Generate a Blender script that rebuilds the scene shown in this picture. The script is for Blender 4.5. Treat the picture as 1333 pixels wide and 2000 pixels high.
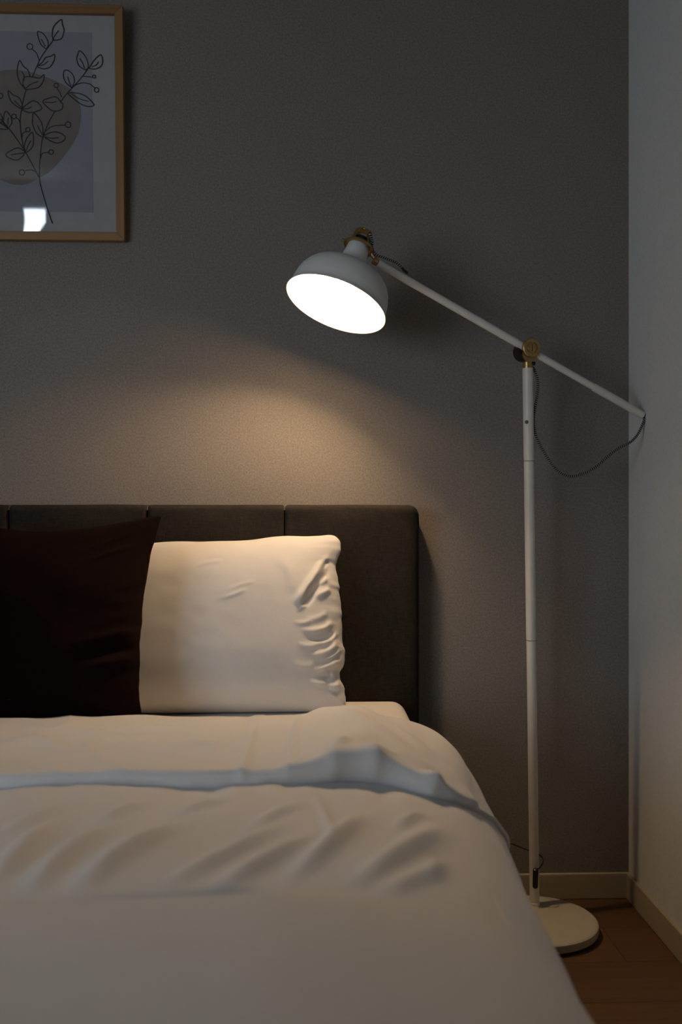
import bpy, bmesh, math, random
import numpy as np
from mathutils import Vector, Matrix

S = bpy.context.scene
for o in list(bpy.data.objects): bpy.data.objects.remove(o)
C = S.collection
# ------------------------------------------------------------------ camera
F = 1944.0; YAW = math.atan(72.5/F); CAMY = -2.402; CAMZ = 0.94
cd = bpy.data.cameras.new('camera'); cam = bpy.data.objects.new('camera', cd); C.objects.link(cam)
cd.sensor_fit = 'VERTICAL'; cd.sensor_height = 36; cd.sensor_width = 24; cd.lens = F/2000*36
cam.location = (0, CAMY, CAMZ); cam.rotation_euler = (math.pi/2, 0, -YAW)
cd.dof.use_dof = True; cd.dof.focus_distance = 2.2; cd.dof.aperture_fstop = 2.8
cd.clip_start = 0.02
S.camera = cam
def at(px, py, zc):
    """world point seen at a photo position, zc metres in front of the camera"""
    xc = (px-666.5)/F*zc; z = (1000-py)/F*zc
    return Vector((zc*math.sin(YAW)+xc*math.cos(YAW), CAMY+zc*math.cos(YAW)-xc*math.sin(YAW), CAMZ+z))
# ------------------------------------------------------------------ light
w = bpy.data.worlds.new('world'); S.world = w; w.use_nodes = True
w.node_tree.nodes['Background'].inputs[0].default_value = (0.55, 0.7, 1, 1)
w.node_tree.nodes['Background'].inputs[1].default_value = 0.05
ld = bpy.data.lights.new('window_daylight', 'AREA'); ld.shape = 'RECTANGLE'; ld.size = 1.25; ld.size_y = 1.0
ld.energy = 6.2; ld.spread = math.radians(105); ld.color = (0.80, 0.90, 1.0)
lo = bpy.data.objects.new('window_daylight', ld); C.objects.link(lo)
lo.location = (-1.7, -2.6, 1.2); lo.rotation_euler = (math.pi/2, 0, 0)     # shines +y
lo.rotation_euler = (math.radians(92), 0, math.radians(-34))
BULB = 680.0
S.cycles.caustics_reflective = False; S.cycles.caustics_refractive = False
S.view_settings.view_transform = 'Standard'; S.view_settings.look = 'None'
S.view_settings.exposure = 0.0; S.view_settings.gamma = 1.0; S.view_settings.use_curve_mapping = False

# ------------------------------------------------------------------ materials
def mat(name, col, rough=0.6, metal=0.0, spec=0.5, sheen=0.0):
    m = bpy.data.materials.new(name); m.use_nodes = True
    b = m.node_tree.nodes['Principled BSDF']
    b.inputs['Base Color'].default_value = (*col, 1); b.inputs['Roughness'].default_value = rough
    b.inputs['Metallic'].default_value = metal; b.inputs['Specular IOR Level'].default_value = spec
    b.inputs['Sheen Weight'].default_value = sheen
    return m
def N(m, t, **kw):
    n = m.node_tree.nodes.new(t)
    for k, v in kw.items(): setattr(n, k, v)
    return n
def L(m, a, b): m.node_tree.links.new(a, b)
def coords(m, scale=(1,1,1), kind='Object'):
    tc = N(m, 'ShaderNodeTexCoord'); mp = N(m, 'ShaderNodeMapping'); mp.inputs['Scale'].default_value = scale
    L(m, tc.outputs[kind], mp.inputs[0]); return mp.outputs[0]
def noisy(m, c1, c2, scale, detail=3, bump=0.0, dist=0.002, cs=(1,1,1), lo=0.35, hi=0.65, kind='Object', rough=0.5):
    b = m.node_tree.nodes['Principled BSDF']
    n = N(m, 'ShaderNodeTexNoise'); n.inputs['Scale'].default_value = scale; n.inputs['Detail'].default_value = detail
    n.inputs['Roughness'].default_value = rough
    L(m, coords(m, cs, kind), n.inputs['Vector'])
    r = N(m, 'ShaderNodeValToRGB'); r.color_ramp.elements[0].position = lo; r.color_ramp.elements[1].position = hi
    r.color_ramp.elements[0].color = (*c1, 1); r.color_ramp.elements[1].color = (*c2, 1)
    L(m, n.outputs[0], r.inputs[0]); L(m, r.outputs[0], b.inputs['Base Color'])
    if bump:
        bp = N(m, 'ShaderNodeBump'); bp.inputs['Strength'].default_value = bump; bp.inputs['Distance'].default_value = dist
        L(m, n.outputs[0], bp.inputs['Height']); L(m, bp.outputs[0], b.inputs['Normal'])
    return m
def weave(name, c1, c2, freq, bump=0.4, rough=0.9, sheen=0.0, dist=0.001):
    m = mat(name, c1, rough, spec=0.2, sheen=sheen); b = m.node_tree.nodes['Principled BSDF']
    cs = []
    for k in ((freq, freq*0.09, freq), (freq*0.09, freq, freq*0.09)):
        n = N(m, 'ShaderNodeTexNoise'); n.inputs['Scale'].default_value = 1; n.inputs['Detail'].default_value = 1
        L(m, coords(m, (k[0], freq*0.5, k[1])), n.inputs['Vector']); cs.append(n.outputs[0])
    a = N(m, 'ShaderNodeMath', operation='ADD'); L(m, cs[0], a.inputs[0]); L(m, cs[1], a.inputs[1])
    r = N(m, 'ShaderNodeMapRange'); r.inputs[1].default_value = 0.75; r.inputs[2].default_value = 1.25
    L(m, a.outputs[0], r.inputs[0])
    mx = N(m, 'ShaderNodeMix', data_type='RGBA'); mx.inputs[6].default_value = (*c1, 1); mx.inputs[7].default_value = (*c2, 1)
    L(m, r.outputs[0], mx.inputs[0]); L(m, mx.outputs[2], b.inputs['Base Color'])
    bp = N(m, 'ShaderNodeBump'); bp.inputs['Strength'].default_value = bump; bp.inputs['Distance'].default_value = dist
    L(m, r.outputs[0], bp.inputs['Height']); L(m, bp.outputs[0], b.inputs['Normal'])
    return m

M = {}
M['accent'] = noisy(mat('grey_wallpaper', (0.2,0.2,0.2), 0.95, spec=0.1), (0.146,0.132,0.119), (0.283,0.257,0.234), 240, 6, 0.6, 0.0014, lo=0.32, hi=0.68, rough=0.72)
M['white_wall'] = noisy(mat('white_wallpaper', (0.6,0.6,0.6), 0.9, spec=0.2), (0.62,0.62,0.61), (0.68,0.68,0.67), 180, 3, 0.25, 0.0008)
M['ceiling'] = noisy(mat('ceiling_paper', (0.6,0.6,0.6), 0.9), (0.42,0.42,0.41), (0.47,0.47,0.46), 120, 3)
M['baseboard'] = noisy(mat('cream_baseboard', (0.5,0.45,0.36), 0.45), (0.37,0.325,0.235), (0.40,0.35,0.255), 6, 2, cs=(1,1,20))
M['shade'] = noisy(mat('white_enamel', (0.75,0.74,0.7), 0.55), (0.70,0.69,0.65), (0.74,0.73,0.69), 30, 2)
M['pole'] = noisy(mat('cream_enamel', (0.7,0.68,0.62), 0.4), (0.66,0.635,0.58), (0.70,0.675,0.62), 25, 2)
M['base'] = noisy(mat('vignetted_cream_enamel', (0.5,0.47,0.4), 0.45), (0.47,0.44,0.365), (0.50,0.47,0.39), 25, 2)  # yellower cream; lens vignetting is painted in as a darker tone
M['brass'] = noisy(mat('brass', (0.5,0.33,0.13), 0.38, metal=0.85), (0.42,0.27,0.10), (0.52,0.34,0.14), 60, 3)
M['joint'] = mat('mid_grey_joint', (0.30,0.28,0.25), 0.6)  # mid grey-beige of the thin rings between pole sections
M['black'] = noisy(mat('black_plastic', (0.01,0.01,0.01), 0.4), (0.008,0.008,0.008), (0.014,0.013,0.013), 80, 2)
M['dark_hole'] = mat('dark_seam', (0.05,0.045,0.04), 0.8)
M['headboard'] = weave('charcoal_upholstery', (0.0110,0.0090,0.0078), (0.0225,0.0185,0.016), 700, 0.3, 0.92)
M['seam'] = mat('dark_stitching', (0.012,0.01,0.009), 0.9)
M['cushion'] = noisy(mat('dark_brown_velvet', (0.012,0.005,0.004), 0.95, spec=0.03, sheen=0.0), (0.0042,0.0020,0.0017), (0.0070,0.0031,0.0026), 400, 3, 0.4, 0.001)
def linen(name, a, b, bump=0.15):
    return noisy(mat(name, a, 0.85, spec=0.2), a, b, 700, 2, bump, 0.0006)
M['pillow'] = linen('white_cotton_pillowcase', (0.66,0.64,0.625), (0.70,0.68,0.665))
M['duvet'] = linen('white_cotton_duvet_cover', (0.645,0.64,0.635), (0.685,0.68,0.675))
M['duvet2'] = linen('white_cotton_cover_underside', (0.67,0.668,0.668), (0.715,0.712,0.71))
M['sheet'] = linen('white_cotton_sheet', (0.71,0.69,0.66), (0.75,0.73,0.70))
M['bedbase'] = weave('charcoal_base_fabric', (0.02,0.017,0.015), (0.06,0.05,0.045), 300)
M['bedleg'] = noisy(mat('dark_leg_wood', (0.03,0.02,0.015), 0.5), (0.02,0.014,0.01), (0.04,0.028,0.02), 8, 3, cs=(8,8,1))
M['paper'] = noisy(mat('white_mat_board', (0.6,0.6,0.62), 0.9), (0.45,0.43,0.43), (0.475,0.455,0.455), 50, 2)
M['print'] = noisy(mat('pale_print_paper', (0.5,0.5,0.55), 0.9), (0.325,0.318,0.352), (0.345,0.338,0.372), 40, 2)
M['blob'] = noisy(mat('beige_print_shape', (0.35,0.28,0.22), 0.9), (0.225,0.188,0.163), (0.245,0.205,0.178), 40, 2)
M['ink'] = mat('dark_ink', (0.015,0.014,0.02), 0.8)
M['curtain'] = noisy(mat('grey_blind_fabric', (0.12,0.12,0.12), 0.9), (0.10,0.10,0.11), (0.14,0.14,0.15), 200, 2)
M['win_frame'] = mat('white_window_frame', (0.6,0.6,0.6), 0.4)

def wood(name, c1, c2, axis, rough=0.45, grain=26):
    m = mat(name, c1, rough, spec=0.4); b = m.node_tree.nodes['Principled BSDF']
    info = N(m, 'ShaderNodeObjectInfo')
    sc = [grain*2.2]*3; sc[axis] = 1.6
    mp = coords(m, tuple(sc))
    add = N(m, 'ShaderNodeVectorMath', operation='ADD'); L(m, mp, add.inputs[0])
    mul = N(m, 'ShaderNodeMath', operation='MULTIPLY'); mul.inputs[1].default_value = 37; L(m, info.outputs['Random'], mul.inputs[0])
    L(m, mul.outputs[0], add.inputs[1])
    n = N(m, 'ShaderNodeTexNoise'); n.inputs['Scale'].default_value = 1; n.inputs['Detail'].default_value = 4; n.inputs['Distortion'].default_value = 0.6
    L(m, add.outputs[0], n.inputs['Vector'])
    r = N(m, 'ShaderNodeValToRGB'); r.color_ramp.elements[0].position = 0.3; r.color_ramp.elements[1].position = 0.7
    r.color_ramp.elements[0].color = (*c1, 1); r.color_ramp.elements[1].color = (*c2, 1); L(m, n.outputs[0], r.inputs[0])
    h = N(m, 'ShaderNodeHueSaturation'); L(m, r.outputs[0], h.inputs['Color'])
    v = N(m, 'ShaderNodeMapRange'); v.inputs[3].default_value = 0.88; v.inputs[4].default_value = 1.12
    L(m, info.outputs['Random'], v.inputs[0]); L(m, v.outputs[0], h.inputs['Value']); L(m, h.outputs[0], b.inputs['Base Color'])
    bp = N(m, 'ShaderNodeBump'); bp.inputs['Strength'].default_value = 0.15; bp.inputs['Distance'].default_value = 0.0006
    L(m, n.outputs[0], bp.inputs['Height']); L(m, bp.outputs[0], b.inputs['Normal'])
    return m
M['floor'] = wood('oak_floor_board', (0.085,0.044,0.019), (0.12,0.062,0.028), 0)
M['oak_h'] = wood('oak_frame_horizontal', (0.215,0.11,0.034), (0.275,0.145,0.05), 0, 0.5, 40)
M['oak_v'] = wood('oak_frame_vertical', (0.215,0.11,0.034), (0.275,0.145,0.05), 2, 0.5, 40)

def emit(name, col, s):
    m = bpy.data.materials.new(name); m.use_nodes = True; nt = m.node_tree; nt.nodes.clear()
    e = nt.nodes.new('ShaderNodeEmission'); e.inputs[0].default_value = (*col,1); e.inputs[1].default_value = s
    o = nt.nodes.new('ShaderNodeOutputMaterial'); nt.links.new(e.outputs[0], o.inputs[0]); return m
M['sky_pane'] = emit('daylit_pane', (0.75,0.88,1.0), 22.0)
def thin_glass():
    m = bpy.data.materials.new('picture_glass'); m.use_nodes = True; nt = m.node_tree; nt.nodes.clear()
    t = nt.nodes.new('ShaderNodeBsdfTransparent'); g = nt.nodes.new('ShaderNodeBsdfGlossy'); g.inputs['Roughness'].default_value = 0.012
    f = nt.nodes.new('ShaderNodeFresnel'); f.inputs[0].default_value = 1.5
    x = nt.nodes.new('ShaderNodeMixShader'); o = nt.nodes.new('ShaderNodeOutputMaterial')
    nt.links.new(f.outputs[0], x.inputs[0]); nt.links.new(t.outputs[0], x.inputs[1]); nt.links.new(g.outputs[0], x.inputs[2])
    nt.links.new(x.outputs[0], o.inputs[0]); return m
M['glass'] = thin_glass()
def bulbmat():
    m = emit('warm_bulb', (1.0, 0.675, 0.385), BULB); return m
M['bulb'] = bulbmat()
# textile cord: dark and pale threads wound round the flex (uses the tube's UV)
def cordmat():
    m = mat('braided_flex', (0.02,0.02,0.02), 0.9); b = m.node_tree.nodes['Principled BSDF']
    tc = N(m, 'ShaderNodeTexCoord'); sp = N(m, 'ShaderNodeSeparateXYZ'); L(m, tc.outputs['UV'], sp.inputs[0])
    a = N(m, 'ShaderNodeMath', operation='MULTIPLY'); a.inputs[1].default_value = 210; L(m, sp.outputs[1], a.inputs[0])
    c = N(m, 'ShaderNodeMath', operation='ADD'); L(m, a.outputs[0], c.inputs[0]); L(m, sp.outputs[0], c.inputs[1])
    f = N(m, 'ShaderNodeMath', operation='FRACT'); L(m, c.outputs[0], f.inputs[0])
    g = N(m, 'ShaderNodeMath', operation='GREATER_THAN'); g.inputs[1].default_value = 0.6; L(m, f.outputs[0], g.inputs[0])
    x = N(m, 'ShaderNodeMix', data_type='RGBA'); x.inputs[6].default_value = (0.012,0.012,0.013,1); x.inputs[7].default_value = (0.30,0.285,0.27,1)
    L(m, g.outputs[0], x.inputs[0]); L(m, x.outputs[2], b.inputs['Base Color']); return m
M['cord'] = cordmat()

# ------------------------------------------------------------------ helpers
def obj(name, me, m, parent=None, smooth=False, loc=None):
    if isinstance(me, bmesh.types.BMesh):
        b = me; me = bpy.data.meshes.new(name); b.normal_update(); b.to_mesh(me); b.free()
    if m is not None and not me.materials: me.materials.append(m)
    if smooth:
        for p in me.polygons: p.use_smooth = True
    o = bpy.data.objects.new(name, me); C.objects.link(o)
    if parent: o.parent = parent
    if loc is not None: o.location = loc
    return o
def thing(name, label, cat, loc=(0,0,0), rot=(0,0,0), group=None):
    o = bpy.data.objects.new(name, None); C.objects.link(o); o.location = loc; o.rotation_euler = rot
    o['label'] = label; o['category'] = cat
    if group: o['group'] = group
    return o
def struct(name, me, m, parent=None, label=None, cat=None):
    o = obj(name, me, m, parent)
    o['kind'] = 'structure'
    if label: o['label'] = label
    if cat: o['category'] = cat
    return o
def box(a, b, bevel=0.0, seg=2):
    bm = bmesh.new(); bmesh.ops.create_cube(bm, size=1)
    a, b = Vector(a), Vector(b); c = (a+b)/2; d = b-a
    for v in bm.verts: v.co = Vector((v.co.x*d.x, v.co.y*d.y, v.co.z*d.z))+c
    if bevel: bmesh.ops.bevel(bm, geom=bm.edges[:], offset=bevel, segments=seg, affect='EDGES', profile=0.5)
    return bm
def join(*bms):
    r = bms[0]
    for b in bms[1:]:
        me = bpy.data.meshes.new('t'); b.to_mesh(me); b.free(); r.from_mesh(me); bpy.data.meshes.remove(me)
    return r
def frame(origin, axis, up=(0,1,0)):
    z = Vector(axis).normalized(); x = Vector(up).cross(z)
    if x.length < 1e-4: x = Vector((1,0,0)).cross(z)
    x.normalize(); y = z.cross(x)
    m = Matrix((x, y, z)).transposed().to_4x4(); m.translation = Vector(origin); return m
def lathe(prof, n=48, mtx=None, caps=True):
    """prof: (radius, height) pairs, revolved round z"""
    bm = bmesh.new(); rings = []
    for r, h in prof:
        if r < 1e-6: rings.append([bm.verts.new((0,0,h))])
        else: rings.append([bm.verts.new((r*math.cos(2*math.pi*k/n), r*math.sin(2*math.pi*k/n), h)) for k in range(n)])
    for A, B in zip(rings, rings[1:]):
        for k in range(n):
            k2 = (k+1) % n
            if len(A) == 1 and len(B) == 1: continue
            if len(A) == 1: bm.faces.new((A[0], B[k2], B[k]))
            elif len(B) == 1: bm.faces.new((A[k], A[k2], B[0]))
            else: bm.faces.new((A[k], A[k2], B[k2], B[k]))
    bmesh.ops.recalc_face_normals(bm, faces=bm.faces)
    if mtx is not None: bm.transform(mtx)
    return bm
def cyl(a, b, r, n=32, bev=0.0008, r2=None):
    a, b = Vector(a), Vector(b); h = (b-a).length; r2 = r if r2 is None else r2
    return lathe([(0,0),(r-bev,0),(r,bev),(r2,h-bev),(r2-bev,h),(0,h)], n, frame(a, b-a))
def catmull(P, k=8, closed=False):
    P = [Vector(p) for p in P]; out = []; n = len(P)
    for i in range(n if closed else n-1):
        if closed: p0, p1, p2, p3 = P[i-1], P[i], P[(i+1)%n], P[(i+2)%n]
        else: p0 = P[i-1] if i else 2*P[0]-P[1]; p1 = P[i]; p2 = P[i+1]; p3 = P[i+2] if i+2 < n else 2*P[-1]-P[-2]
        for j in range(k):
            t = j/k
            out.append(0.5*((2*p1)+(p2-p0)*t+(2*p0-5*p1+4*p2-p3)*t*t+(3*p1-p0-3*p2+p3)*t**3))
    if not closed: out.append(P[-1])
    return out
def tube(P, r, n=10):
    me = bpy.data.meshes.new('tube'); V = []; Fc = []; UV = []
    t = (P[1]-P[0]).normalized(); nrm = t.orthogonal().normalized(); ds = 0; D = []
    for i, p in enumerate(P):
        t = ((P[i+1] if i+1 < len(P) else P[i])-(P[i-1] if i else P[i])).normalized()
        nrm = (nrm-t*nrm.dot(t)).normalized(); bn = t.cross(nrm)
        if i: ds += (P[i]-P[i-1]).length
        D.append(ds)
        for k in range(n):
            a = 2*math.pi*k/n; V.append(p+r*(math.cos(a)*nrm+math.sin(a)*bn))
    for i in range(len(P)-1):
        for k in range(n):
            k2 = (k+1)%n; Fc.append((i*n+k, i*n+k2, (i+1)*n+k2, (i+1)*n+k))
            UV += [(k/n, D[i]), ((k+1)/n, D[i]), ((k+1)/n, D[i+1]), (k/n, D[i+1])]
    Fc.append(tuple(range(n))[::-1]); Fc.append(tuple((len(P)-1)*n+k for k in range(n)))
    UV += [(0,0)]*(2*n)
    me.from_pydata([tuple(v) for v in V], [], Fc); l = me.uv_layers.new()
    l.data.foreach_set('uv', [c for u in UV for c in u]); return me
def grid(V, nu, nv, closed_u=False):
    """V: array (nu, nv, 3)"""
    me = bpy.data.meshes.new('grid'); i = np.arange(nu*nv).reshape(nu, nv)
    a = i[:-1,:-1].ravel(); b = i[1:,:-1].ravel(); c = i[1:,1:].ravel(); d = i[:-1,1:].ravel()
    q = np.stack([a,b,c,d],1)
    me.vertices.add(nu*nv); me.vertices.foreach_set('co', V.reshape(-1).astype('f'))
    me.loops.add(q.size); me.loops.foreach_set('vertex_index', q.ravel().astype('i'))
    me.polygons.add(len(q)); me.polygons.foreach_set('loop_start', np.arange(0, q.size, 4, dtype='i'))
    me.update(calc_edges=True); me.validate(); return me
rs = np.random.RandomState(7); TAB = rs.rand(256, 256)
def vn(x, y, seed=0):
    x = x+seed*17.3; y = y+seed*9.7
    xi = np.floor(x).astype(int); yi = np.floor(y).astype(int); fx = x-xi; fy = y-yi
    fx = fx**3*(fx*(fx*6-15)+10); fy = fy**3*(fy*(fy*6-15)+10)
    g = lambda a, b: TAB[a % 256, b % 256]
    return (g(xi,yi)*(1-fx)+g(xi+1,yi)*fx)*(1-fy)+(g(xi,yi+1)*(1-fx)+g(xi+1,yi+1)*fx)*fy*1.0-0.5
def ridged(x, y, seed=0): return 1-2*np.abs(vn(x, y, seed))*1.6
def sstep(a, b, x):
    t = np.clip((x-a)/(b-a), 0, 1); return t*t*(3-2*t)
def gauss(x, c, s): return np.exp(-((x-c)/s)**2)

# ================================================================== ROOM
XR, XL, YB, H = 0.793, -2.45, -3.0, 2.42
struct('wall_head', box((XL-.1, 0, -.1), (XR+.1, .1, H+.1)), M['accent'])
struct('wall_right', box((XR, YB-.1, -.1), (XR+.1, 0, H+.1)), M['white_wall'])
struct('wall_left', box((XL-.1, YB-.1, -.1), (XL, 0, H+.1)), M['accent'])
struct('ceiling', box((XL, YB, H), (XR, 0, H+.1)), M['ceiling'])
WX0, WX1, WZ0, WZ1 = -2.05, -.65, .85, 2.30
struct('wall_back', join(box((XL, YB-.1, 0), (WX0, YB, H)), box((WX1, YB-.1, 0), (XR, YB, H)),
       box((WX0, YB-.1, 0), (WX1, YB, WZ0)), box((WX0, YB-.1, WZ1), (WX1, YB, H))), M['accent'])
win = struct('window_1', join(box((WX0, YB-.09, WZ0), (WX0+.04, YB-.02, WZ1)), box((WX1-.04, YB-.09, WZ0), (WX1, YB-.02, WZ1)),
       box((WX0, YB-.09, WZ0), (WX1, YB-.02, WZ0+.04)), box((WX0, YB-.09, WZ1-.012), (WX1, YB-.02, WZ1)),
       box((-1.37, YB-.085, WZ0), (-1.33, YB-.03, WZ1))), M['win_frame'])
obj('pane', box((WX0, YB-.07, WZ0), (WX1, YB-.065, WZ1)), M['sky_pane'], win)
# roller blinds closed above and behind the daylight opening, leaving a gap at the top
def slanted(x0a, x0b, x1a, x1b, wob=0):
    bm = bmesh.new(); n = 12; rows = []
    for i in range(n+1):
        t = i/n; z = 2.03+(WZ1-2.03)*t; w_ = wob*math.sin(t*11)
        rows.append([bm.verts.new((x, y_, z)) for y_ in (YB-.018, YB-.012) for x in (x0a+(x0b-x0a)*t+(w_ if x0a > -2 else 0), x1a+(x1b-x1a)*t+(w_ if x1b < -.7 else 0))])
    for A, B in zip(rows, rows[1:]):
        for a, b in ((0,1),(1,3),(3,2),(2,0)): bm.faces.new((A[a], A[b], B[b], B[a]))
    bm.faces.new([rows[0][k] for k in (0,1,3,2)]); bm.faces.new([rows[-1][k] for k in (2,3,1,0)])
    bmesh.ops.recalc_face_normals(bm, faces=bm.faces); return bm
obj('curtain', slanted(WX0, WX0, -1.485, -1.475, .004), M['curtain'], win)
obj('curtain', slanted(-1.46, -1.33, WX1, WX1, .006), M['curtain'], win)
for x0, x1 in ((WX0, WX1),):
    obj('blind', box((x0, YB-.010, WZ0), (x1, YB-.006, 2.05)), M['curtain'], win)

# floor boards run along the head wall
fl = struct('floor', box((XL, YB, -.1), (XR, 0, -.006)), M['dark_hole'])
PW, PL = 0.17, 0.9
pm = bpy.data.meshes.new('plank'); b_ = box((0,-PW+.0008,-.008), (PL-.0008,0,0), 0.0012, 1); b_.to_mesh(pm); b_.free(); pm.materials.append(M['floor'])
row = 0; y = -.006
while y > YB+.02:
    off = 0.675 - (0 if row == 1 else (0.31*((row*7) % 5)+.13))
    k0 = math.floor((XL-off)/PL)
    x = off+k0*PL
    while x < XR:
        if x+PL > XL:
            if x >= XL and x+PL <= XR and y-PW > YB: me = pm; p = obj('plank', me, None, fl, loc=(x, y, 0))
            else:
                a, b = max(x, XL), min(x+PL, XR)
                if b-a > .02: obj('plank', box((0, -min(PW, y-YB)+.0008, -.008), (b-a-.0008, 0, 0), .0012, 1), M['floor'], fl, loc=(a, y, 0))
        x += PL
    y -= PW; row += 1
def skirting(name, a, b):
    bm = box(a, b, 0.002, 2); return struct(name, bm, M['baseboard'])
skirting('baseboard_head', (XL, -.009, 0), (XR, 0, .062))
skirting('baseboard_right', (XR-.009, YB, 0), (XR, -.009, .062))
skirting('baseboard_left', (XL, YB, 0), (XL+.009, -.009, .062))

# ================================================================== PICTURE
# frame outer 0.42 x 0.58 m, built in its own plane (x right, z up), hung tilted slightly forward
PZC = 2.405
c_tr = at(246, 17, 2.352); c_br = at(246, 474, 2.377)
FW, FH, BAR, DEP = 0.425, c_tr.z-c_br.z, 0.0195, 0.022
TILT = math.radians(2.5)
pic = thing('picture_frame', 'framed line drawing of leafy branches in a light oak frame on the grey wall', 'picture',
            (c_br.x-FW/2, -.0045, c_br.z+.001), (TILT, 0, 0))
def mitre(p0, p1, q1, q0):
    bm = bmesh.new(); vs = []
    for yy in (-DEP, 0):
        vs.append([bm.verts.new((p[0], yy, p[1])) for p in (p0, p1, q1, q0)])
    bm.faces.new(vs[0]); bm.faces.new(vs[1][::-1])
    for k in range(4): bm.faces.new((vs[0][k], vs[1][k], vs[1][(k+1)%4], vs[0][(k+1)%4]))
    bmesh.ops.recalc_face_normals(bm, faces=bm.faces)
    bmesh.ops.bevel(bm, geom=bm.edges[:], offset=.0009, segments=1, affect='EDGES'); return bm
hw = FW/2
o_ = [(-hw,0),(hw,0),(hw,FH),(-hw,FH)]; i_ = [(-hw+BAR,BAR),(hw-BAR,BAR),(hw-BAR,FH-BAR),(-hw+BAR,FH-BAR)]
for k in range(4):
    obj('frame_bar', mitre(o_[k], o_[(k+1)%4], i_[(k+1)%4], i_[k]), M['oak_h'] if k % 2 == 0 else M['oak_v'], pic)
obj('backing_board', box((-hw+.004,-.006,.004), (hw-.004,-.001,FH-.004)), M['bedleg'], pic)
obj('mat_board', box((-hw+BAR-.003,-.008,BAR-.003), (hw-BAR+.003,-.0065,FH-BAR+.003)), M['paper'], pic)
PPM = F/2.375*1.02
def pp(px, py):      # position on the print, from the drawing's own layout
    return ((px-243)/PPM+hw, (472-py)/PPM)
x1, z0 = pp(180, 415); z1 = pp(0, 65)[1]; x0 = -x1
pr = obj('printed_sheet', box((x0, -.0086, z0), (x1, -.008, z1)), M['print'], pic)
def flat(poly, y):
    bm = bmesh.new(); bm.faces.new([bm.verts.new((p[0], y, p[1])) for p in poly]); bmesh.ops.triangulate(bm, faces=bm.faces[:]); return bm
cr = lambda x, y: pp(x/4.0, y/4.0)           # 4x study scale of the drawing
bl = catmull([Vector((*cr(*p), 0)) for p in [(0,572),(160,560),(330,600),(470,655),(570,720),(622,820),(630,930),(600,1060),(520,1190),(400,1330),(300,1395),(200,1445),(100,1450),(0,1415),(-90,1350),(-140,1200),(-150,1000),(-130,800),(-80,650)]], 6, True)
bl = [(max(p.x, x0+.001), p.y) for p in bl]
obj('beige_shape', flat(bl, -.0090), M['blob'], pr)
inkbm = bmesh.new()
def stroke(pts, wd=8.0, closed=False, k=7, taper=False):
    P = catmull([Vector((*cr(*p), 0)) for p in pts], k, closed); n = len(P); ww = wd/4/PPM/2
    rows = []
    for i, p in enumerate(P):
        t = (P[(i+1)%n] if (closed or i+1 < n) else P[i])-(P[i-1] if (closed or i) else P[i])
        t = t.normalized() if t.length > 0 else Vector((1,0,0)); q = Vector((-t.y, t.x, 0))*ww
        rows.append((inkbm.verts.new((p.x+q.x, -.0094, p.y+q.y)), inkbm.verts.new((p.x-q.x, -.0094, p.y-q.y))))
    for i in range(n if closed else n-1):
        a, b = rows[i], rows[(i+1)%n]; inkbm.faces.new((a[0], b[0], b[1], a[1]))
def dotc(x, y, r): stroke([(x+r*math.cos(a*math.pi/4), y+r*math.sin(a*math.pi/4)) for a in range(8)], 8, True, 3)
st = stroke
# stems
st([(398,1750),(365,1650),(330,1530),(305,1430),(302,1330),(310,1220),(322,1120),(330,1085),(345,1040),(380,960),(430,870)])
st([(298,1390),(240,1280),(190,1190),(130,1100),(60,1005),(0,940)])
st([(180,1165),(165,1080),(155,960),(170,850),(190,760),(205,715)])
st([(470,805),(520,740),(590,665),(650,595),(690,540)])
st([(255,612),(290,530),(330,450),(380,380),(425,320)])
# leaves: outline and midrib
def leaf(out, rib=None):
    st(out, 8.4)
    if rib: st(rib, 7.4)
leaf([(425,322),(412,290),(425,220),(483,165),(492,200),(505,250),(485,310),(440,325),(410,322)], [(415,318),(440,280),(463,250)])
leaf([(365,395),(325,360),(305,310),(300,262),(340,275),(370,315),(382,360),(365,397)], [(358,375),(340,340),(326,318)])
leaf([(290,528),(330,500),(360,460),(400,450),(430,435),(425,480),(395,530),(350,548),(310,540),(290,528)], [(300,525),(345,515),(378,488)])
leaf([(205,714),(160,660),(138,600),(140,540),(158,487),(185,530),(220,560),(238,610)], [(190,640),(188,600),(172,572)])
leaf([(205,712),(180,670),(195,615),(255,612),(310,620),(345,593),(340,640),(305,690),(250,705),(205,712)], [(205,700),(240,670),(300,645)])
leaf([(175,865),(120,835),(80,790),(65,722),(105,755),(150,775),(170,820),(178,862)], [(165,850),(140,825),(112,798)])
leaf([(165,862),(210,825),(255,798),(295,810),(325,855),(280,880),(225,888),(170,868)], [(180,862),(215,858),(245,845)])
leaf([(475,800),(440,765),(395,770),(335,798),(365,840),(420,875),(480,860),(490,820),(472,800)], [(350,805),(400,808),(440,800)])
leaf([(560,692),(515,650),(497,600),(505,560),(535,558),(570,590),(582,640),(562,690)], [(555,680),(540,640),(530,605)])
leaf([(530,732),(590,730),(650,745),(695,775),(733,820),(700,835),(650,825),(600,795),(530,738)], [(560,740),(620,775),(690,795)])
leaf([(668,552),(620,520),(602,470),(610,430),(627,403),(665,440),(688,490),(690,535),(670,552)], [(665,540),(645,495),(625,462)])
leaf([(695,540),(720,500),(750,460),(790,432),(803,470),(795,515),(750,542),(700,540)], [(720,525),(755,510),(772,485)])
leaf([(330,1080),(285,1050),(255,990),(252,945),(262,892),(300,930),(328,985),(335,1070)], [(328,1060),(305,1020),(290,985)])
leaf([(335,1068),(390,1042),(450,1038),(505,1070),(490,1105),(440,1122),(390,1105),(340,1075)], [(350,1076),(400,1085),(455,1080)])
leaf([(195,1195),(185,1150),(205,1090),(248,1042),(258,1090),(250,1150),(215,1190),(195,1195)], [(200,1185),(215,1145),(238,1105)])
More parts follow.
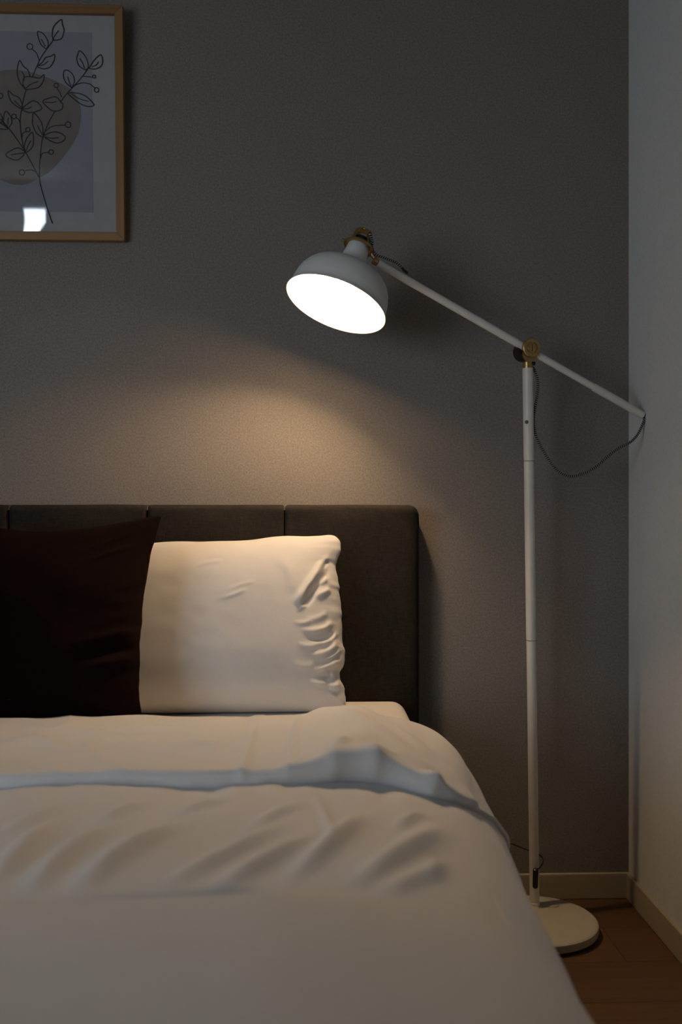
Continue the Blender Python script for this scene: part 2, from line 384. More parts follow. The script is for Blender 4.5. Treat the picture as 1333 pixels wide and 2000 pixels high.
leaf([(190,1192),(140,1165),(90,1180),(40,1218),(80,1250),(130,1258),(175,1225),(190,1195)], [(80,1218),(130,1210),(185,1202)])
leaf([(65,1010),(30,985),(25,940),(42,882),(75,910),(92,960),(70,1005)], [(60,985),(60,950),(66,930)])
leaf([(60,1020),(10,1020),(-60,1000),(-90,960),(-30,960),(20,985),(62,1015)])
leaf([(10,975),(-40,930),(-50,870),(-10,890),(15,930),(10,975)])
# berries
for (p, c, r) in [([(310,490),(290,430),(255,398)], (238,378), 23), ([(480,765),(465,725),(445,695)], (440,674), 17),
                  ([(650,600),(690,603),(722,606)], (737,601), 12), ([(585,672),(640,652),(700,660),(740,690)], (755,705), 18),
                  ([(355,1030),(400,995),(450,985),(508,982)], (530,978), 22), ([(155,970),(140,940),(122,930)], (108,920), 18),
                  ([(165,1095),(172,1055),(200,1035)], (215,1022), 17), ([(312,1245),(325,1205),(372,1195)], (395,1193), 18),
                  ([(275,1350),(240,1335),(188,1340)], (164,1355), 21), ([(-40,740),(-30,750),(-14,758)], (2,762), 20)]:
    st(p, 7.4); dotc(*c, r)
obj('ink_drawing', inkbm, M['ink'], pr)
obj('glass_pane', box((-hw+BAR-.002,-.0135,BAR-.002), (hw-BAR+.002,-.0120,FH-BAR+.002)), M['glass'], pic)

# ================================================================== BED
HBX1 = at(821, 1200, 2.33).x; HBX0 = HBX1-5*.317-.004; HBT = .957; HF = -.092
bed = thing('bed', 'double bed with charcoal grey fabric headboard of upright padded panels', 'bed', (0,0,0))
hb = obj('headboard', box((HBX0, -.068, .08), (HBX1, -.012, HBT-.012), .012, 3), M['headboard'], bed, True)
def padded(x0, x1, first, last):
    nx, nz = 64, 110; rr = .014
    xs = np.linspace(x0, x1, nx); 
    # profile up the front and over the top to the back
    prof = [(HF, z) for z in np.linspace(.10, HBT-rr-.004, 80)]
    for a in np.linspace(0, math.pi/2, 9)[1:]: prof.append((HF+rr-rr*math.cos(a), HBT-rr+rr*math.sin(a)))
    for yy in np.linspace(HF+rr+.006, -.012, 8): prof.append((yy, HBT))
    prof = np.array(prof); V = np.zeros((nx, len(prof), 3)); d = np.minimum(xs-x0, x1-xs)
    for i, x in enumerate(xs):
        dl = x-x0; dr = x1-x
        r1 = .030 if first else .007; r2 = .030 if last else .007
        def rd(dd, r): return 0 if dd >= r else r-math.sqrt(max(0, r*r-(r-dd)**2))
        q = max(rd(dl, r1), rd(dr, r2))
        qs = q*.8
        V[i,:,0] = x; V[i,:,1] = np.minimum(prof[:,0]+qs+.0025*np.cos((x-x0)/(x1-x0)*2*math.pi)*(prof[:,1] < HBT-.02), -.012)
        V[i,:,2] = prof[:,1]-np.where(prof[:,1] > HBT-.03, q*(.75 if (first or last) else .45), 0)+.0012*vn(prof[:,1]*0+x*9, prof[:,1]*0, 3)*(prof[:,1] > HBT-.02)
    Y = .0016*vn(V[:,:,0]*14, V[:,:,2]*11, 5); V[:,:,1] += Y*(V[:,:,1] < HF+.02)
    me = grid(V, nx, len(prof)); me.flip_normals(); return me
for k in range(5):
    a = HBX1-(k+1)*.317; obj('headboard_panel', padded(a+.0012, a+.317-.0012, k == 4, k == 0), M['headboard'], hb, True)
seam = tube(catmull([Vector((x, HF+.0035, HBT-.012+.0008*math.sin(x*21))) for x in np.linspace(HBX0+.02, HBX1-.02, 60)], 2), .0011, 6)
obj('top_stitching', seam, M['seam'], hb)
BX1 = HBX1-.035; BX0 = HBX0+.035
obj('bed_base', box((BX0, -2.12, .10), (BX1, -.095, .28), .012, 3), M['bedbase'], bed, True)
for x in (BX0+.08, BX1-.08):
    for yy in (-.2, -2.02):
        obj('leg', lathe([(0,0),(.018,0),(.022,.004),(.027,.10),(0,.10)], 24, Matrix.Translation((x, yy, 0))), M['bedleg'], bed, True)
# mattress with fitted sheet
MT = .507
def rounded_slab(x0, x1, y0, y1, z0, z1, r, nz=1, wr=.0015):
    bm = box((x0,y0,z0), (x1,y1,z1), r, 8)
    bmesh.ops.subdivide_edges(bm, edges=[e for e in bm.edges if e.calc_length() > .3], cuts=40, use_grid_fill=True)
    return bm
mt = rounded_slab(BX0+.003, BX1-.003, -2.10, -.10, .282, MT, .035)
for v in mt.verts: v.co.z += .003*float(vn(np.array(v.co.x*5), np.array(v.co.y*5), 2)) if v.co.z > .45 else 0
obj_m = obj('mattress', mt, M['sheet'], None, True)
obj_m['label'] = 'thick mattress in a white fitted sheet showing between pillow and bed edge'; obj_m['category'] = 'mattress'

# ------------------------------------------------------------------ duvet
def seg_dist(px, py, P):
    """distance to a polyline and position along it (0..1)"""
    P = np.array(P, float); L_ = np.hypot(*(P[1:]-P[:-1]).T); cum = np.concatenate([[0], np.cumsum(L_)])
    best = np.full(px.shape, 1e9); tt = np.zeros(px.shape)
    for i in range(len(P)-1):
        d = P[i+1]-P[i]; t = np.clip(((px-P[i,0])*d[0]+(py-P[i,1])*d[1])/(d@d), 0, 1)
        dist = np.hypot(px-P[i,0]-t*d[0], py-P[i,1]-t*d[1]); m = dist < best
        best = np.where(m, dist, best); tt = np.where(m, (cum[i]+t*L_[i])/cum[-1], tt)
    return best, tt
def ridge(px, py, P, am, wd, t0=.25, t1=.25):
    P = [(p.x, p.y) for p in catmull([Vector((a, b, 0)) for a, b in P], 5)]
    d, t = seg_dist(px, py, P); e = sstep(0,1,t/t0)**.8*sstep(0,1,(1-t)/t1)**.8
    return am*e*np.exp(-(d/wd)**2)
def on_bed(px, py, z=.545):
    zc = (CAMZ-z)*F/(py-1000); p = at(px, py, zc); return (p.x, p.y)
FOLDLINES = [([on_bed(*q) for q in P], am, wd) for P, am, wd in [
    ([(130,1752),(190,1700),(262,1652),(360,1600)], .0095, .017), ([(40,1750),(100,1690),(160,1645),(230,1605)], .0085, .016),
    ([(-60,1740),(10,1690),(60,1640),(110,1600)], .008, .018),
    ([(300,1735),(390,1688),(470,1648),(560,1600)], .0075, .014), ([(400,1742),(490,1690),(560,1652),(620,1622)], .0085, .015),
    ([(545,1725),(610,1674),(662,1628),(712,1572)], .0090, .014), ([(665,1735),(750,1675),(805,1630),(870,1570)], .009, .016), ([(730,1740),(800,1700),(850,1660)], .005, .014), ([(180,1610),(240,1580),(300,1562)], .005, .013), ([(-20,1640),(60,1600),(140,1570)], .005, .015),
    ([(838,1700),(848,1672),(856,1640)], .006, .012), ([(470,1620),(540,1585),(600,1562)], .004, .011), ([(330,1590),(400,1568),(450,1556)], .005, .012),
    ([(770,1605),(800,1575),(830,1556)], .005, .010), ([(620,1548),(640,1600),(652,1665)], .0028, .006),
    ([(110,1752),(220,1750),(325,1746),(450,1737),(560,1730)], -.009, .011)]]
# right-hand section, arc length -> (x, z)
sec = [(-.45,.540),(-.20,.541),(0,.540),(.06,.539),(.125,.533),(.182,.517),(.228,.490),(.262,.452),(.290,.410),(.312,.362),(.330,.312),(.343,.262),(.351,.215)]
secP = catmull([Vector((x, z, 0)) for x, z in sec], 12)
sx = np.array([p.x for p in secP]); sz = np.array([p.y for p in secP])
arc = np.concatenate([[0], np.cumsum(np.hypot(np.diff(sx), np.diff(sz)))]); A0 = np.interp(0, sx, arc); arc -= A0
SR = arc[-1]
XC = (BX0+BX1)/2
def section(s):
    """s: arc length measured from x=0 to the right; mirrored about the bed's middle"""
    sm = XC-(s-XC)                      # mirror
    r = np.where(s >= XC, s, sm); x = np.interp(r, arc, sx); z = np.interp(r, arc, sz)
    x = np.where(r < arc[0], r-arc[0]+sx[0], x)
    nx_ = np.gradient(sz, arc); nz_ = np.gradient(sx, arc)
    nx = -np.interp(r, arc, nx_); nz = np.interp(r, arc, nz_)
    m = s < XC
    return np.where(m, 2*XC-x, x), z, np.where(m, -nx, nx), nz
HEADY, FOLDY, FOOTY = -.395, -.945, -2.20
SL = 2*XC-SR
def bulge(Yv, Sx): return .030*gauss(Yv, -.56, .20)*sstep(.12, .28, Sx)*sstep(.56, .38, Sx)
def folds(X, Yv, Sx):
    """displacement along the normal of the main cover"""
    h = .008*vn(X*3.1, Yv*3.3, 1)+.004*vn(X*8, Yv*7, 2)
    h += bulge(Yv, Sx)
    # slanting tension folds between the turned-back edge and the ridge
    mid = sstep(-1.52, -1.30, Yv)*sstep(-.90, -1.02, Yv)
    m = (Yv < -.85) & (Yv > -1.65) & (X < .42) & (X > -.95)
    xs_, ys_ = X[m], Yv[m]; dd = np.zeros(xs_.shape)
    for pl, am, wd in FOLDLINES: dd += ridge(xs_, ys_, pl, am*1.5, wd, .4, .4)
    h[m] += dd*sstep(-.93, -1.0, ys_)
    h += mid*.0022*vn(X*14-Yv*9, (X*6+Yv*9)*.8, 9)
    # puckers just under the fold
    h += .011*gauss(Yv, FOLDY-.055, .055)*vn(X*16+3*Yv, Yv*4, 11)+.004*gauss(Yv, FOLDY-.03, .04)*vn(X*37+3*Yv, Yv*4, 12)
    # low ridge across the bed
    yr = -1.375+.03*np.sin(X*3+.4)
    h += .020*sstep(yr+.02, yr-.05, Yv)*sstep(.16, -.06, X)*(.35+.65*sstep(-1.9,-1.5,Yv))
    near = sstep(-1.35, -1.6, Yv); h += near*.006*vn(X*5+2*Yv, Yv*3, 13)
    # drape waves on the hanging side
    side = sstep(.22, .5, Sx)
    h += sstep(.10,.36,Sx)*sstep(-.50,-.85,Yv)*(.009+.011*sstep(-1.35,-.95,Yv))
    h += side*(.007*np.sin(Yv*9+1.1)+.010*vn(Yv*7, Sx*3, 15)+.006*ridged(Yv*9+X*3, Sx*2.5, 16))
    return h
def duvet_base():
    ns, nt = 420, 420
    s = np.concatenate([np.linspace(SL, -.75, 60, endpoint=False), np.linspace(-.75, SR, ns-60)])
    t = np.interp(np.linspace(0,1,nt), [0,.2,.72,1], [0,(.50-.0)/1.825,(1.20)/1.825,1]); yv = HEADY-.02+(FOOTY-HEADY+.02)*t
    Sg, Yg = np.meshgrid(s, yv, indexing='ij')
    X, Z, NX, NZ = section(Sg)
    off = folds(X, Yg, Sg)
    edge = sstep(HEADY-.02, HEADY-.12, Yg)
    off = off-(.028)*(1-edge)
    X2 = X+NX*off; Z2 = Z+NZ*off
    # hangs over the foot of the bed
    ft = np.clip((-2.10-Yg)/.10, 0, 1); Z2 -= .05*ft**2
    return grid(np.stack([X2, Yg, Z2], 2), ns, nt), ns, nt
duv = thing('duvet', 'white cotton duvet spread over the bed with its top turned back', 'duvet', (0,0,0))
me, _, _ = duvet_base(); me.flip_normals()
ob = obj('duvet_cover', me, M['duvet'], duv, True)
so = ob.modifiers.new('thickness', 'SOLIDIFY'); so.thickness = .012; so.offset = -1
CUFFLINES = [([on_bed(*q, .56) for q in P], am, wd) for P, am, wd in [([(615,1404),(680,1428),(745,1452),(815,1476)], .008, .022),
    ([(640,1505),(668,1482),(700,1478)], .008, .012), ([(705,1512),(730,1492),(775,1490)], .007, .012), ([(800,1515),(835,1500),(862,1520)], .009, .011),
    ([(120,1420),(220,1440),(330,1436)], .004, .02), ([(300,1480),(380,1462),(450,1470)], .0045, .02), ([(0,1470),(60,1450),(150,1465)], .0045, .018)]]
def cuff():
    """the turned-back top: rises from the head edge, lies on the cover and rolls under at the front"""
    ns = 420; s = np.concatenate([np.linspace(SL+.03, -.75, 60, endpoint=False), np.linspace(-.75, SR-.025, ns-60)])
    # along: t 0..1 on top, then the roll
    na, nr = 170, 26
    V = np.zeros((ns, na+nr, 3))
    side = sstep(.20, .45, s)
    yf = FOLDY+.008*np.sin(s*4+1)+.010*vn(s*5, s*0, 21)+.006*vn(s*19, s*0, 25)+.035*gauss(s, .10, .09)+.42*sstep(.17,.56,s)
    yf = np.minimum(yf, HEADY-.055)
    yh = HEADY+.008*vn(s*4, s*0, 22)-.012*sstep(.05,.3,s)
    T = .024+.008*vn(s*6, s*0, 23)+.020*gauss(s, .09, .09)+.010*vn(s*23, s*0, 24)*gauss(s,.12,.12)-.013*sstep(.20,.36,s)
    T = np.maximum(T, .012)
    ta = np.linspace(0, 1, na)**1.0
    Yt = yh[:,None]+(yf-yh)[:,None]*ta[None,:]
    Sg = np.repeat(s[:,None], na, 1)
    X, Z, NX, NZ = section(Sg)
    rise = np.sin(np.clip((yh[:,None]-Yt)/.10, 0, 1)*math.pi/2)**1.0
    rise2 = sstep(0, .25, yh[:,None]-Yt)
    top = -.026+.030*rise+(T[:,None]-.004)*rise2
    wr = .006*vn(X*4, Yt*5, 31)+.0065*vn(X*11, Yt*9, 32)+.0035*ridged(X*9+3*vn(X*3,Yt*3,36), Yt*5-X*2, 33)
    fr = sstep(.16, 0, np.abs(Yt-yf[:,None])); wr += fr*(.007*vn(X*19+Yt*14, Yt*13, 34)+.005*vn(X*38-Yt*20, Yt*24, 37))*gauss(Sg,.13,.15)
    for P, am, wd in CUFFLINES: wr += ridge(X, Yt, P, am*1.3, wd, .4, .4)
    wr += .0022*gauss(X, -.09, .006)+.003*gauss(X, -.012+.05*(Yt+.7), .006)*sstep(-.5,-.7,Yt)+.002*gauss(X, -.08+.03*(Yt+.6), .006)
    wr += sstep(.22,.45,Sg)*(.010*np.sin(Yt*13)+.006*vn(Yt*14, Sg*5, 35))
    # a broad slanting fold towards the bed edge
    wr += .008*gauss((X-.10)-(-.62-Yt)*.55, 0, .022)*sstep(-.40,-.5,Yt)
    off = top+wr*rise+bulge(Yt, Sg)
    V[:,:na,0] = X+NX*off; V[:,:na,1] = Yt; V[:,:na,2] = Z+NZ*off
    # roll under
    x1_, z1_, n1, n2 = section(s); oT = off[:,-1]
    fb = folds(x1_, yf, s)
    hgt = np.maximum(oT-fb+.004, .012)
    for j in range(nr):
        a = (j+1)/nr*math.pi; k = .5+.5*math.cos(a)
        o_ = fb-.004+hgt*k; yy = yf-np.sin(a)*hgt*.42+.012*vn(s*30, s*0+a, 41)*np.sin(a)*.4
        V[:,na+j,0] = x1_+n1*o_; V[:,na+j,1] = yy; V[:,na+j,2] = z1_+n2*o_
    me = grid(V, ns, na+nr); me.flip_normals(); return me
obj('turned_back_fold', cuff(), M['duvet2'], duv, True)

# ------------------------------------------------------------------ pillow & cushion
def cushion_mesh(W, Hh, T, nu, nv, outline, thick, disp):
    """closed pillow: two shells sharing the outline"""
    u = np.sin(np.linspace(-1, 1, nu)*math.pi/2); v = np.sin(np.linspace(-1, 1, nv)*math.pi/2)
    U, Vv = np.meshgrid(u, v, indexing='ij')
    OX, OZ = outline(U, Vv); th = thick(U, Vv)
    fronts = []
    for sgn in (-1, 1):
        Y = sgn*(th*T)+ (disp(U, Vv, sgn) if disp else 0)*np.clip(th*3, 0, 1)
        fronts.append(np.stack([OX, Y, OZ], 2))
    a = grid(fronts[0], nu, nv); b = grid(fronts[1], nu, nv); b.flip_normals()
    bm = bmesh.new(); bm.from_mesh(a); bm.from_mesh(b); bmesh.ops.remove_doubles(bm, verts=bm.verts, dist=1e-5)
    bmesh.ops.recalc_face_normals(bm, faces=bm.faces); return bm
def pil_out(U, V):
    W, Hh = .315, .2015
    x = W*U*(1-.035*(1-np.abs(V)**3)); z = Hh*V*(1-.13*np.clip(1-((U+1)/1.9)**2.2,0,1)*(V > 0)-.02*(V < 0))
    c = np.clip(np.abs(U*V), 0, 1)**6
    k = 1-.055*np.clip(np.abs(U*V), 0, 1)**9*(V > 0); x = x*k; z = z*k
    x = x*(1-.02*c); 
    # soft lumpy right edge, ear at the top corner
    e = sstep(.55, 1, U)
    x += e*(.007*vn(V*7+3, U*0, 51)+.004*vn(V*17, U*0, 52))*(1-.5*c)-.013*e*gauss(V, .62, .16)-.005*e*gauss(V, .35, .3)-.010*e*gauss(V,-.62,.10)+.004*e*gauss(V,-.42,.14)
    z += sstep(.6,1,V)*(.006*vn(U*4, V*0, 53))
    return x, z
def pil_th(U, V):
    return (np.clip(1-np.abs(U)**3.2, 0, 1)**.55)*(np.clip(1-np.abs(V)**2.6, 0, 1)**.55)
PILW = [([(668,1088),(640,1122),(606,1162),(574,1204)], .010, 9), ([(672,1112),(648,1136),(612,1178),(590,1205)], -.007, 8),
    ([(622,1160),(640,1152),(656,1142)], .0045, 4.5), ([(612,1184),(636,1176),(662,1164)], .0055, 6), ([(575,1212),(588,1206),(602,1198)], .0022, 4),
    ([(582,1248),(612,1250),(640,1243),(661,1228)], .0060, 5.5), ([(590,1262),(620,1266),(646,1262),(668,1246)], -.0035, 4), ([(606,1274),(636,1272),(658,1262),(670,1246)], .0050, 4.5),
    ([(598,1297),(628,1293),(652,1282),(672,1262)], .0065, 5.5), ([(622,1306),(650,1298),(674,1280)], .0045, 3.8), ([(610,1322),(640,1320),(672,1304)], .0055, 6),
    ([(630,1336),(650,1334),(664,1328)], -.0035, 4), ([(640,1354),(662,1352),(680,1340)], .0055, 5), ([(638,1366),(660,1374),(684,1384)], .0045, 5), ([(590,1225),(620,1226),(650,1212)], .003, 6),
    ([(420,1172),(450,1160),(485,1152)], .0012, 4), ([(395,1190),(430,1182),(470,1168)], .0012, 4), ([(335,1120),(370,1108),(410,1102)], .0012, 5), ([(640,1130),(652,1118),(664,1104)], -.003, 4), ([(566,1235),(590,1236),(615,1230)], .0025, 4.5), ([(575,1275),(600,1280),(625,1276)], .003, 5), ([(560,1310),(590,1318),(620,1314)], .0025, 7), ([(600,1345),(625,1348),(645,1346)], .003, 5), ([(520,1090),(560,1130),(570,1180)], .002, 12)]
def pil_disp(U, V, sg):
    PX = 365+316*U; PY = 1221-177*V
    d = .006*vn(U*2.3, V*2.1, 65)+.0012*vn(U*9, V*8, 67)
    if sg < 0:
        for P, am, wd in PILW: d = d+ridge(PX, PY, P, am*1.5, wd, .6, .2)
        d += sstep(.72,.95,U)*.0016*vn(U*6, V*24, 68)
    else: d += sstep(.6,.95,U)*.004*vn(U*3, V*9, 69)
    return -d if sg < 0 else d*.5
pill = cushion_mesh(.63, .45, .078, 300, 240, pil_out, pil_th, pil_disp)
pr_ = at(676, 1398, 2.10); cx = at(681, 1385, 2.12).x-.315
po = thing('pillow', 'plump white pillow standing against the dark headboard', 'pillow', (cx, -.262, .508), (math.radians(-17), 0, 0))
pill.transform(Matrix.Translation((0, 0, .200)))
obj('pillowcase', pill, M['pillow'], po, True)

def cu_out(U, V):
    W = .240; Hc = .214
    pin = .085
    x = W*U*(1-pin*(1-V**2)**1.0); z = Hc*V*(1-pin*2.3*np.clip(1-np.abs(U+.08)**1.6,0,1)*(V > 0)-pin*.5*(1-U**2)*(V < 0))
    x += sstep(.6,1,U)*(.004*vn(V*6, U*0, 71)+.0025*vn(V*15,U*0,72)); 
    return x, z
def cu_th(U, V): return (np.clip(1-U**2, 0, 1)**.62)*(np.clip(1-V**2, 0, 1)**.62)
def cu_disp(U, V, sg):
    m = sstep(.2, .8, U)
    d = m*(.010*gauss(V+.28-.35*(U-.6), 0, .05)+.010*gauss(V+.52-.25*(U-.6), 0, .06)-.010*gauss(V+.40-.3*(U-.6),0,.04))
    d += .006*vn(U*3, V*3, 73)+m*.003*ridged(V*7-U*3, U*2, 74)
    return -d if sg < 0 else d*.3
cu = cushion_mesh(.45, .45, .075, 120, 120, cu_out, cu_th, cu_disp)
ctop = at(318, 1012, 2.06); cbot = at(272, 1397, 1.93)
ln = math.atan2(ctop.y-cbot.y, ctop.z-cbot.z)
cu.transform(Matrix.Rotation(math.radians(2.2), 4, 'Y'))
cu.transform(Matrix.Translation((0, 0, .202)))
co = thing('throw_cushion', 'square dark brown velvet cushion leaning in front of the white pillow', 'cushion', (ctop.x-.250, -.470, .545), (-ln, 0, math.radians(0)))
obj('cushion_cover', cu, M['cushion'], co, True)

# ================================================================== FLOOR LAMP
bc = at(1045, 1818, 2.234); bc.z = 0
pb = at(1045, 1768, 2.308); pv = at(1031, 678, 2.258)
lamp = thing('floor_lamp', 'white adjustable floor lamp with brass joints, lit, beside the bed', 'lamp', (bc.x, bc.y, 0))
inv = Matrix.Translation((-bc.x, -bc.y, 0))
def lp(name, bm, m, parent=None, smooth=True):
    if isinstance(bm, bmesh.types.BMesh): bm.transform(inv)
    else: bm.transform(inv)
    o = obj(name, bm, m, parent or lamp, smooth)
    md = o.modifiers.new('edge', 'EDGE_SPLIT') if smooth else None
    if md: md.split_angle = math.radians(40)
    return o
base = lp('base', lathe([(0,.006),(.128,.006),(.134,.006),(.1395,.009),(.1405,.012),(.1395,.0245),(.1365,.0275),(.133,.0285),(0,.0290)], 96, Matrix.Translation((bc.x, bc.y, 0))), M['base'])
lp('rubber_pad', lathe([(0,0),(.134,0),(.134,.007),(0,.007)], 64, Matrix.Translation((bc.x, bc.y, 0))), M['black'], base)
pdir = (pv-pb).normalized()
Pz = lambda py: pb+pdir*((CAMZ+(1000-py)/F*2.29-pb.z)/pdir.z)
top = Pz(722); j1 = Pz(1250); j2 = Pz(901)
pb.z = .0285
lp('base_collar', cyl(pb, pb+pdir*.008, .0125), M['pole'], base)
g = .0007
R1, R2, R3 = .0112, .0116, .0120
lp('pole_section', cyl(pb, j1-pdir*g, R1), M['pole'])
lp('pole_section', cyl(j1+pdir*g, j2-pdir*g, R2), M['pole'])
ps = lp('pole_section', cyl(j2+pdir*g, top, R3), M['pole'])
for j in (j1, j2): lp('joint_ring', cyl(j-pdir*g*1.3, j+pdir*g*1.3, .0109), M['joint'])
hp = at(1023, 827, 2.27); ax = Pz(827); toh = (Vector((hp.x, hp.y-.02, hp.z))-ax); toh = toh-pdir*toh.dot(pdir); toh.normalize()
tox = Vector((-.55, -.83, 0)).normalized()
lp('locating_button', lathe([(0,0),(.0042,0),(.0042,.0016),(.0032,.0028),(0,.003)], 20, frame(ax+tox*.0105, tox)), M['black'], ps)
# brass neck + pivot
lp('brass_collar', join(cyl(top-pdir*.001, top+pdir*.022, .0112), cyl(top-pdir*.0015, top+pdir*.0035, .0122)), M['brass'])
tail = at(1258, 812, 2.315); headp = at(738, 514, 2.163)
# keep the arm straight through the pivot, in a plane just behind the front brass disc
adir = (tail-headp).normalized()
YA = pv.y
toCam = Vector((adir.y, -adir.x, 0)).normalized()
if toCam.y > 0: toCam = -toCam
pvt = pv.copy()
# nearest point of the arm to the pivot
arm_c = headp+adir*(pvt-headp).dot(adir)
disc_c = arm_c
lp('pivot_disc', lathe([(0,.0185),(.0105,.0185),(.0111,.0180),(.0113,.0160),(.0125,.0160),(.0128,.0175),(.0195,.0172),(.0212,.0155),(.0212,.0095),(.0195,.0085),(0,.0085)], 56, frame(disc_c+Vector((.002,0,.0015)), toCam)), M['brass'])
sl = box((-.0011,-.0088,.0183), (.0011,.0088,.0189)); sl.transform(frame(disc_c+Vector((.002,0,.0015)), toCam, up=(1,0,0)) @ Matrix.Rotation(math.radians(90),4,'Z')); lp('disc_slot', sl, M['dark_hole'], None, False)
lp('black_washer', lathe([(0,-.012),(.020,-.012),(.022,-.010),(.022,.0085),(.020,.0095),(0,.0095)], 48, frame(disc_c+Vector((-.0085,.006,-.005)), toCam)), M['black'])
yk = box((-.0155,-.013,-.026), (.0155,.013,.004), .004, 3)
ykc = top+pdir*.046
yk.transform(Matrix.Translation(ykc)); 
yoke = box((-.0150,-.0115,-.009), (.0150,.0115,-.001), .002, 2); yoke.transform(Matrix.Translation(top+pdir*.030)); lp('brass_yoke', join(yoke, lathe([(0,.0015),(.0155,.0015),(.0165,.0025),(.0165,.008),(0,.0085)], 40, frame(disc_c+Vector((.001,0,-.013)), toCam))), M['brass'])
lp('cord_grommet', cyl(top+Vector((.010,-.003,.010)), top+Vector((.0165,-.004,.008)), .0042), M['black'])
# arm
armd = adir
a_step = at(1158, 757, 2.290)
step = headp+armd*(a_step-headp).dot(armd)
arm = lp('arm', join(cyl(headp, arm_c, .0088), cyl(arm_c-armd*.001, step, .0078)), M['pole'])
lp('arm_sleeve', cyl(step-armd*.0005, tail-armd*.002, .0092), M['pole'])
lp('end_plug', cyl(tail-armd*.003, tail+armd*.0015, .0080, r2=.0068), M['black'])
# shade
zr = 2.118
rc = at(656, 596, zr)
vray = (rc-cam.location).normalized(); right = Vector((math.cos(YAW), -math.sin(YAW), 0)); upv = right.cross(vray).normalized()
if upv.z < 0: upv = -upv
right = vray.cross(upv).normalized()
ct = .4386; s_ = math.sqrt(1-ct*ct); a22 = math.radians(22)
nrm = (-vray)*ct + s_*(right*(-math.sin(a22))+upv*(-math.cos(a22)))   # where the opening faces
up_ax = -nrm; RS = 102.6/F*zr
k = RS/.1135
shm = frame(rc, up_ax)
outer = [(.1135,0),(.1142,.0015),(.1122,.0050),(.1098,.0090),(.1085,.0130),(.1080,.024),(.1062,.038),(.1020,.0525),(.0950,.0655),(.0850,.0765),(.0720,.0855),(.0580,.0915),(.0445,.0960),(.0355,.1015),(.0305,.1095),(.0275,.1225),(.0258,.1350),(.0245,.1480),(.0235,.1520),(.0150,.1530)]
inner = [(.0150,.1505),(.0225,.1490),(.0245,.1220),(.0285,.1090),(.0360,.1005),(.0470,.0945),(.0740,.0835),(.0870,.0750),(.0942,.0640),(.1012,.0505),(.1050,.036),(.1066,.022),(.1070,.012),(.1108,.0038),(.1122,.0008),(.1135,0)]
lsh = lathe([(r*k, h*k) for r, h in outer+inner], 96)
bmesh.ops.remove_doubles(lsh, verts=lsh.verts, dist=1e-5); bmesh.ops.recalc_face_normals(lsh, faces=lsh.faces)
lsh.transform(shm); sh = lp('lamp_shade', lsh, M['shade'])
blb = lathe([(0,.054),(.012,.0552),(.0205,.059),(.025,.067),(.025,.074),(.0225,.081),(.018,.089),(.0145,.097),(.0135,.105),(0,.105)], 32, shm)
bb = lp('bulb', blb, M['bulb'], sh)
lp('socket', lathe([(0,.104),(.0165,.104),(.018,.108),(.018,.150),(0,.150)], 32, shm), M['black'], sh)
hh = .152*k
def T(r, a, h): return shm @ Vector((r*math.cos(a), r*math.sin(a), h))
# ring gallery
ring = lathe([(.0180,hh-.0015),(.0290,hh-.0015),(.0325,hh-.0045),(.0338,hh-.0040),(.0338,hh-.0005),(.0300,hh+.0040),(.0180,hh+.0045)], 56, shm)
lp('brass_ring', ring, M['brass'], sh)
lp('socket_cap', lathe([(0,hh+.0035),(.0170,hh+.0035),(.0175,hh+.006),(.0165,hh+.019),(.0130,hh+.0215),(0,hh+.0220)], 32, shm), M['black'], sh)
# cage straps rising from the ring to a small brass cap
def strap(a0):
    prof = [(.0255,hh+.002),(.0240,hh+.012),(.0225,hh+.022),(.0205,hh+.031),(.0160,hh+.0375),(.0080,hh+.0400),(0,hh+.0405)]
    bm = bmesh.new(); rows = []; wd = .0048
    P = catmull([Vector((r, 0, h)) for r, h in prof], 4)
    for i, p in enumerate(P):
        t = (P[min(i+1,len(P)-1)]-P[max(i-1,0)]).normalized(); n2 = Vector((t.z, 0, -t.x))*.0009
        if n2.x < 0: n2 = -n2
        rows.append([bm.verts.new(q) for q in (p+n2+Vector((0,wd,0)), p+n2-Vector((0,wd,0)), p-n2-Vector((0,wd,0)), p-n2+Vector((0,wd,0)))])
    for A, B in zip(rows, rows[1:]):
        for q in range(4): bm.faces.new((A[q], A[(q+1)%4], B[(q+1)%4], B[q]))
    bm.faces.new(rows[0]); bm.faces.new(rows[-1][::-1]); bmesh.ops.recalc_face_normals(bm, faces=bm.faces)
    bm.transform(shm @ Matrix.Rotation(a0, 4, 'Z')); return bm
camdir = shm.to_3x3().inverted() @ (-vray); aref = math.atan2(camdir.y, camdir.x)
for q in range(4): lp('brass_strap', strap(aref+math.radians(42+90*q)), M['brass'], sh)
lp('brass_cap', lathe([(0,hh+.0385),(.0105,hh+.0385),(.0110,hh+.0395),(.0095,hh+.0425),(.004,hh+.0440),(0,hh+.0440)], 28, shm), M['brass'], sh)
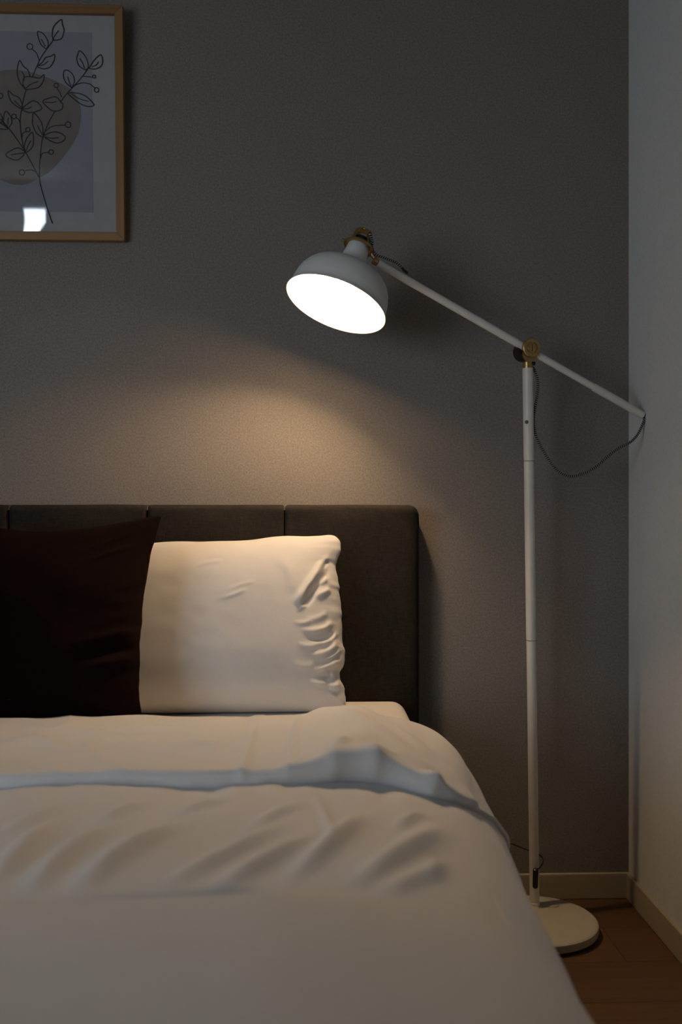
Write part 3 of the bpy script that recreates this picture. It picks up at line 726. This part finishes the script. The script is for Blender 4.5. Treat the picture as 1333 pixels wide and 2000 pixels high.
# bracket from the ring to the arm
aarm = shm.inverted() @ headp; aa = math.atan2(aarm.y, aarm.x)
r0 = T(.031, aa, hh-.002)
lp('brass_bracket', join(cyl(r0, headp+armd*.003, .0052), cyl(headp-armd*.012, headp+armd*.004, .0075)), M['brass'])
lp('ring_stud', cyl(T(.0325,aa+math.pi,hh-.002), T(.040,aa+math.pi,hh-.003), .0030), M['brass'], sh)
lp('hinge_screw', lathe([(0,0),(.0045,0),(.0045,.004),(0,.0045)], 20, frame(headp-armd*.005, toCam) @ Matrix.Translation((0,0,.006))), M['brass'])
# cords
zt = 2.20
capp = T(.010, aa, hh+.038)
P = [capp, at(722, 455, 2.140), at(727, 470, 2.146), at(727, 485, 2.153), at(735, 497, 2.158), at(752, 504, 2.163), at(770, 511, 2.17), at(783, 520, 2.173), at(790, 530, 2.178)]
lp('head_cord', tube(catmull(P, 10), .0030), M['cord'])
lp('cord_grommet', cyl(at(786,524,2.173), at(797,534,2.178), .0028), M['black'])
P = [tail+armd*.001, at(1259,820,2.312), at(1252,838,2.31), at(1243,853,2.305), at(1230,865,2.30), at(1208,876,2.30), at(1185,894,2.295), at(1160,915,2.29), at(1135,927,2.285), at(1112,930,2.28),
     at(1088,918,2.275), at(1070,894,2.272), at(1055,868,2.27), at(1046,845,2.268), at(1043,820,2.268), at(1047,790,2.268), at(1051,760,2.268), at(1050,738,2.266), at(1044,722,2.264), at(1038,714,2.264)]
lp('hanging_cord', tube(catmull(P, 10), .0030), M['cord'])
# black cord outlet low on the pole and the lead that runs behind the bed
q0, q1 = at(1047, 1696, 2.290), at(1046, 1735, 2.290)
lp('cord_outlet', join(cyl(q0, q1, .0062, bev=.003)), M['black'])
P = [q0+Vector((0,0,-.004)), at(1056,1694,2.285), at(1061,1684,2.285), at(1060,1675,2.30), at(1052,1668,2.32), at(1040,1663,2.335), at(1028,1659,2.345), at(1010,1652,2.35), at(995,1648,2.355), at(960,1660,2.36), at(900,1690,2.37), at(850,1735,2.38)]
lp('power_lead', tube(catmull(P, 8), .0018), M['black'])
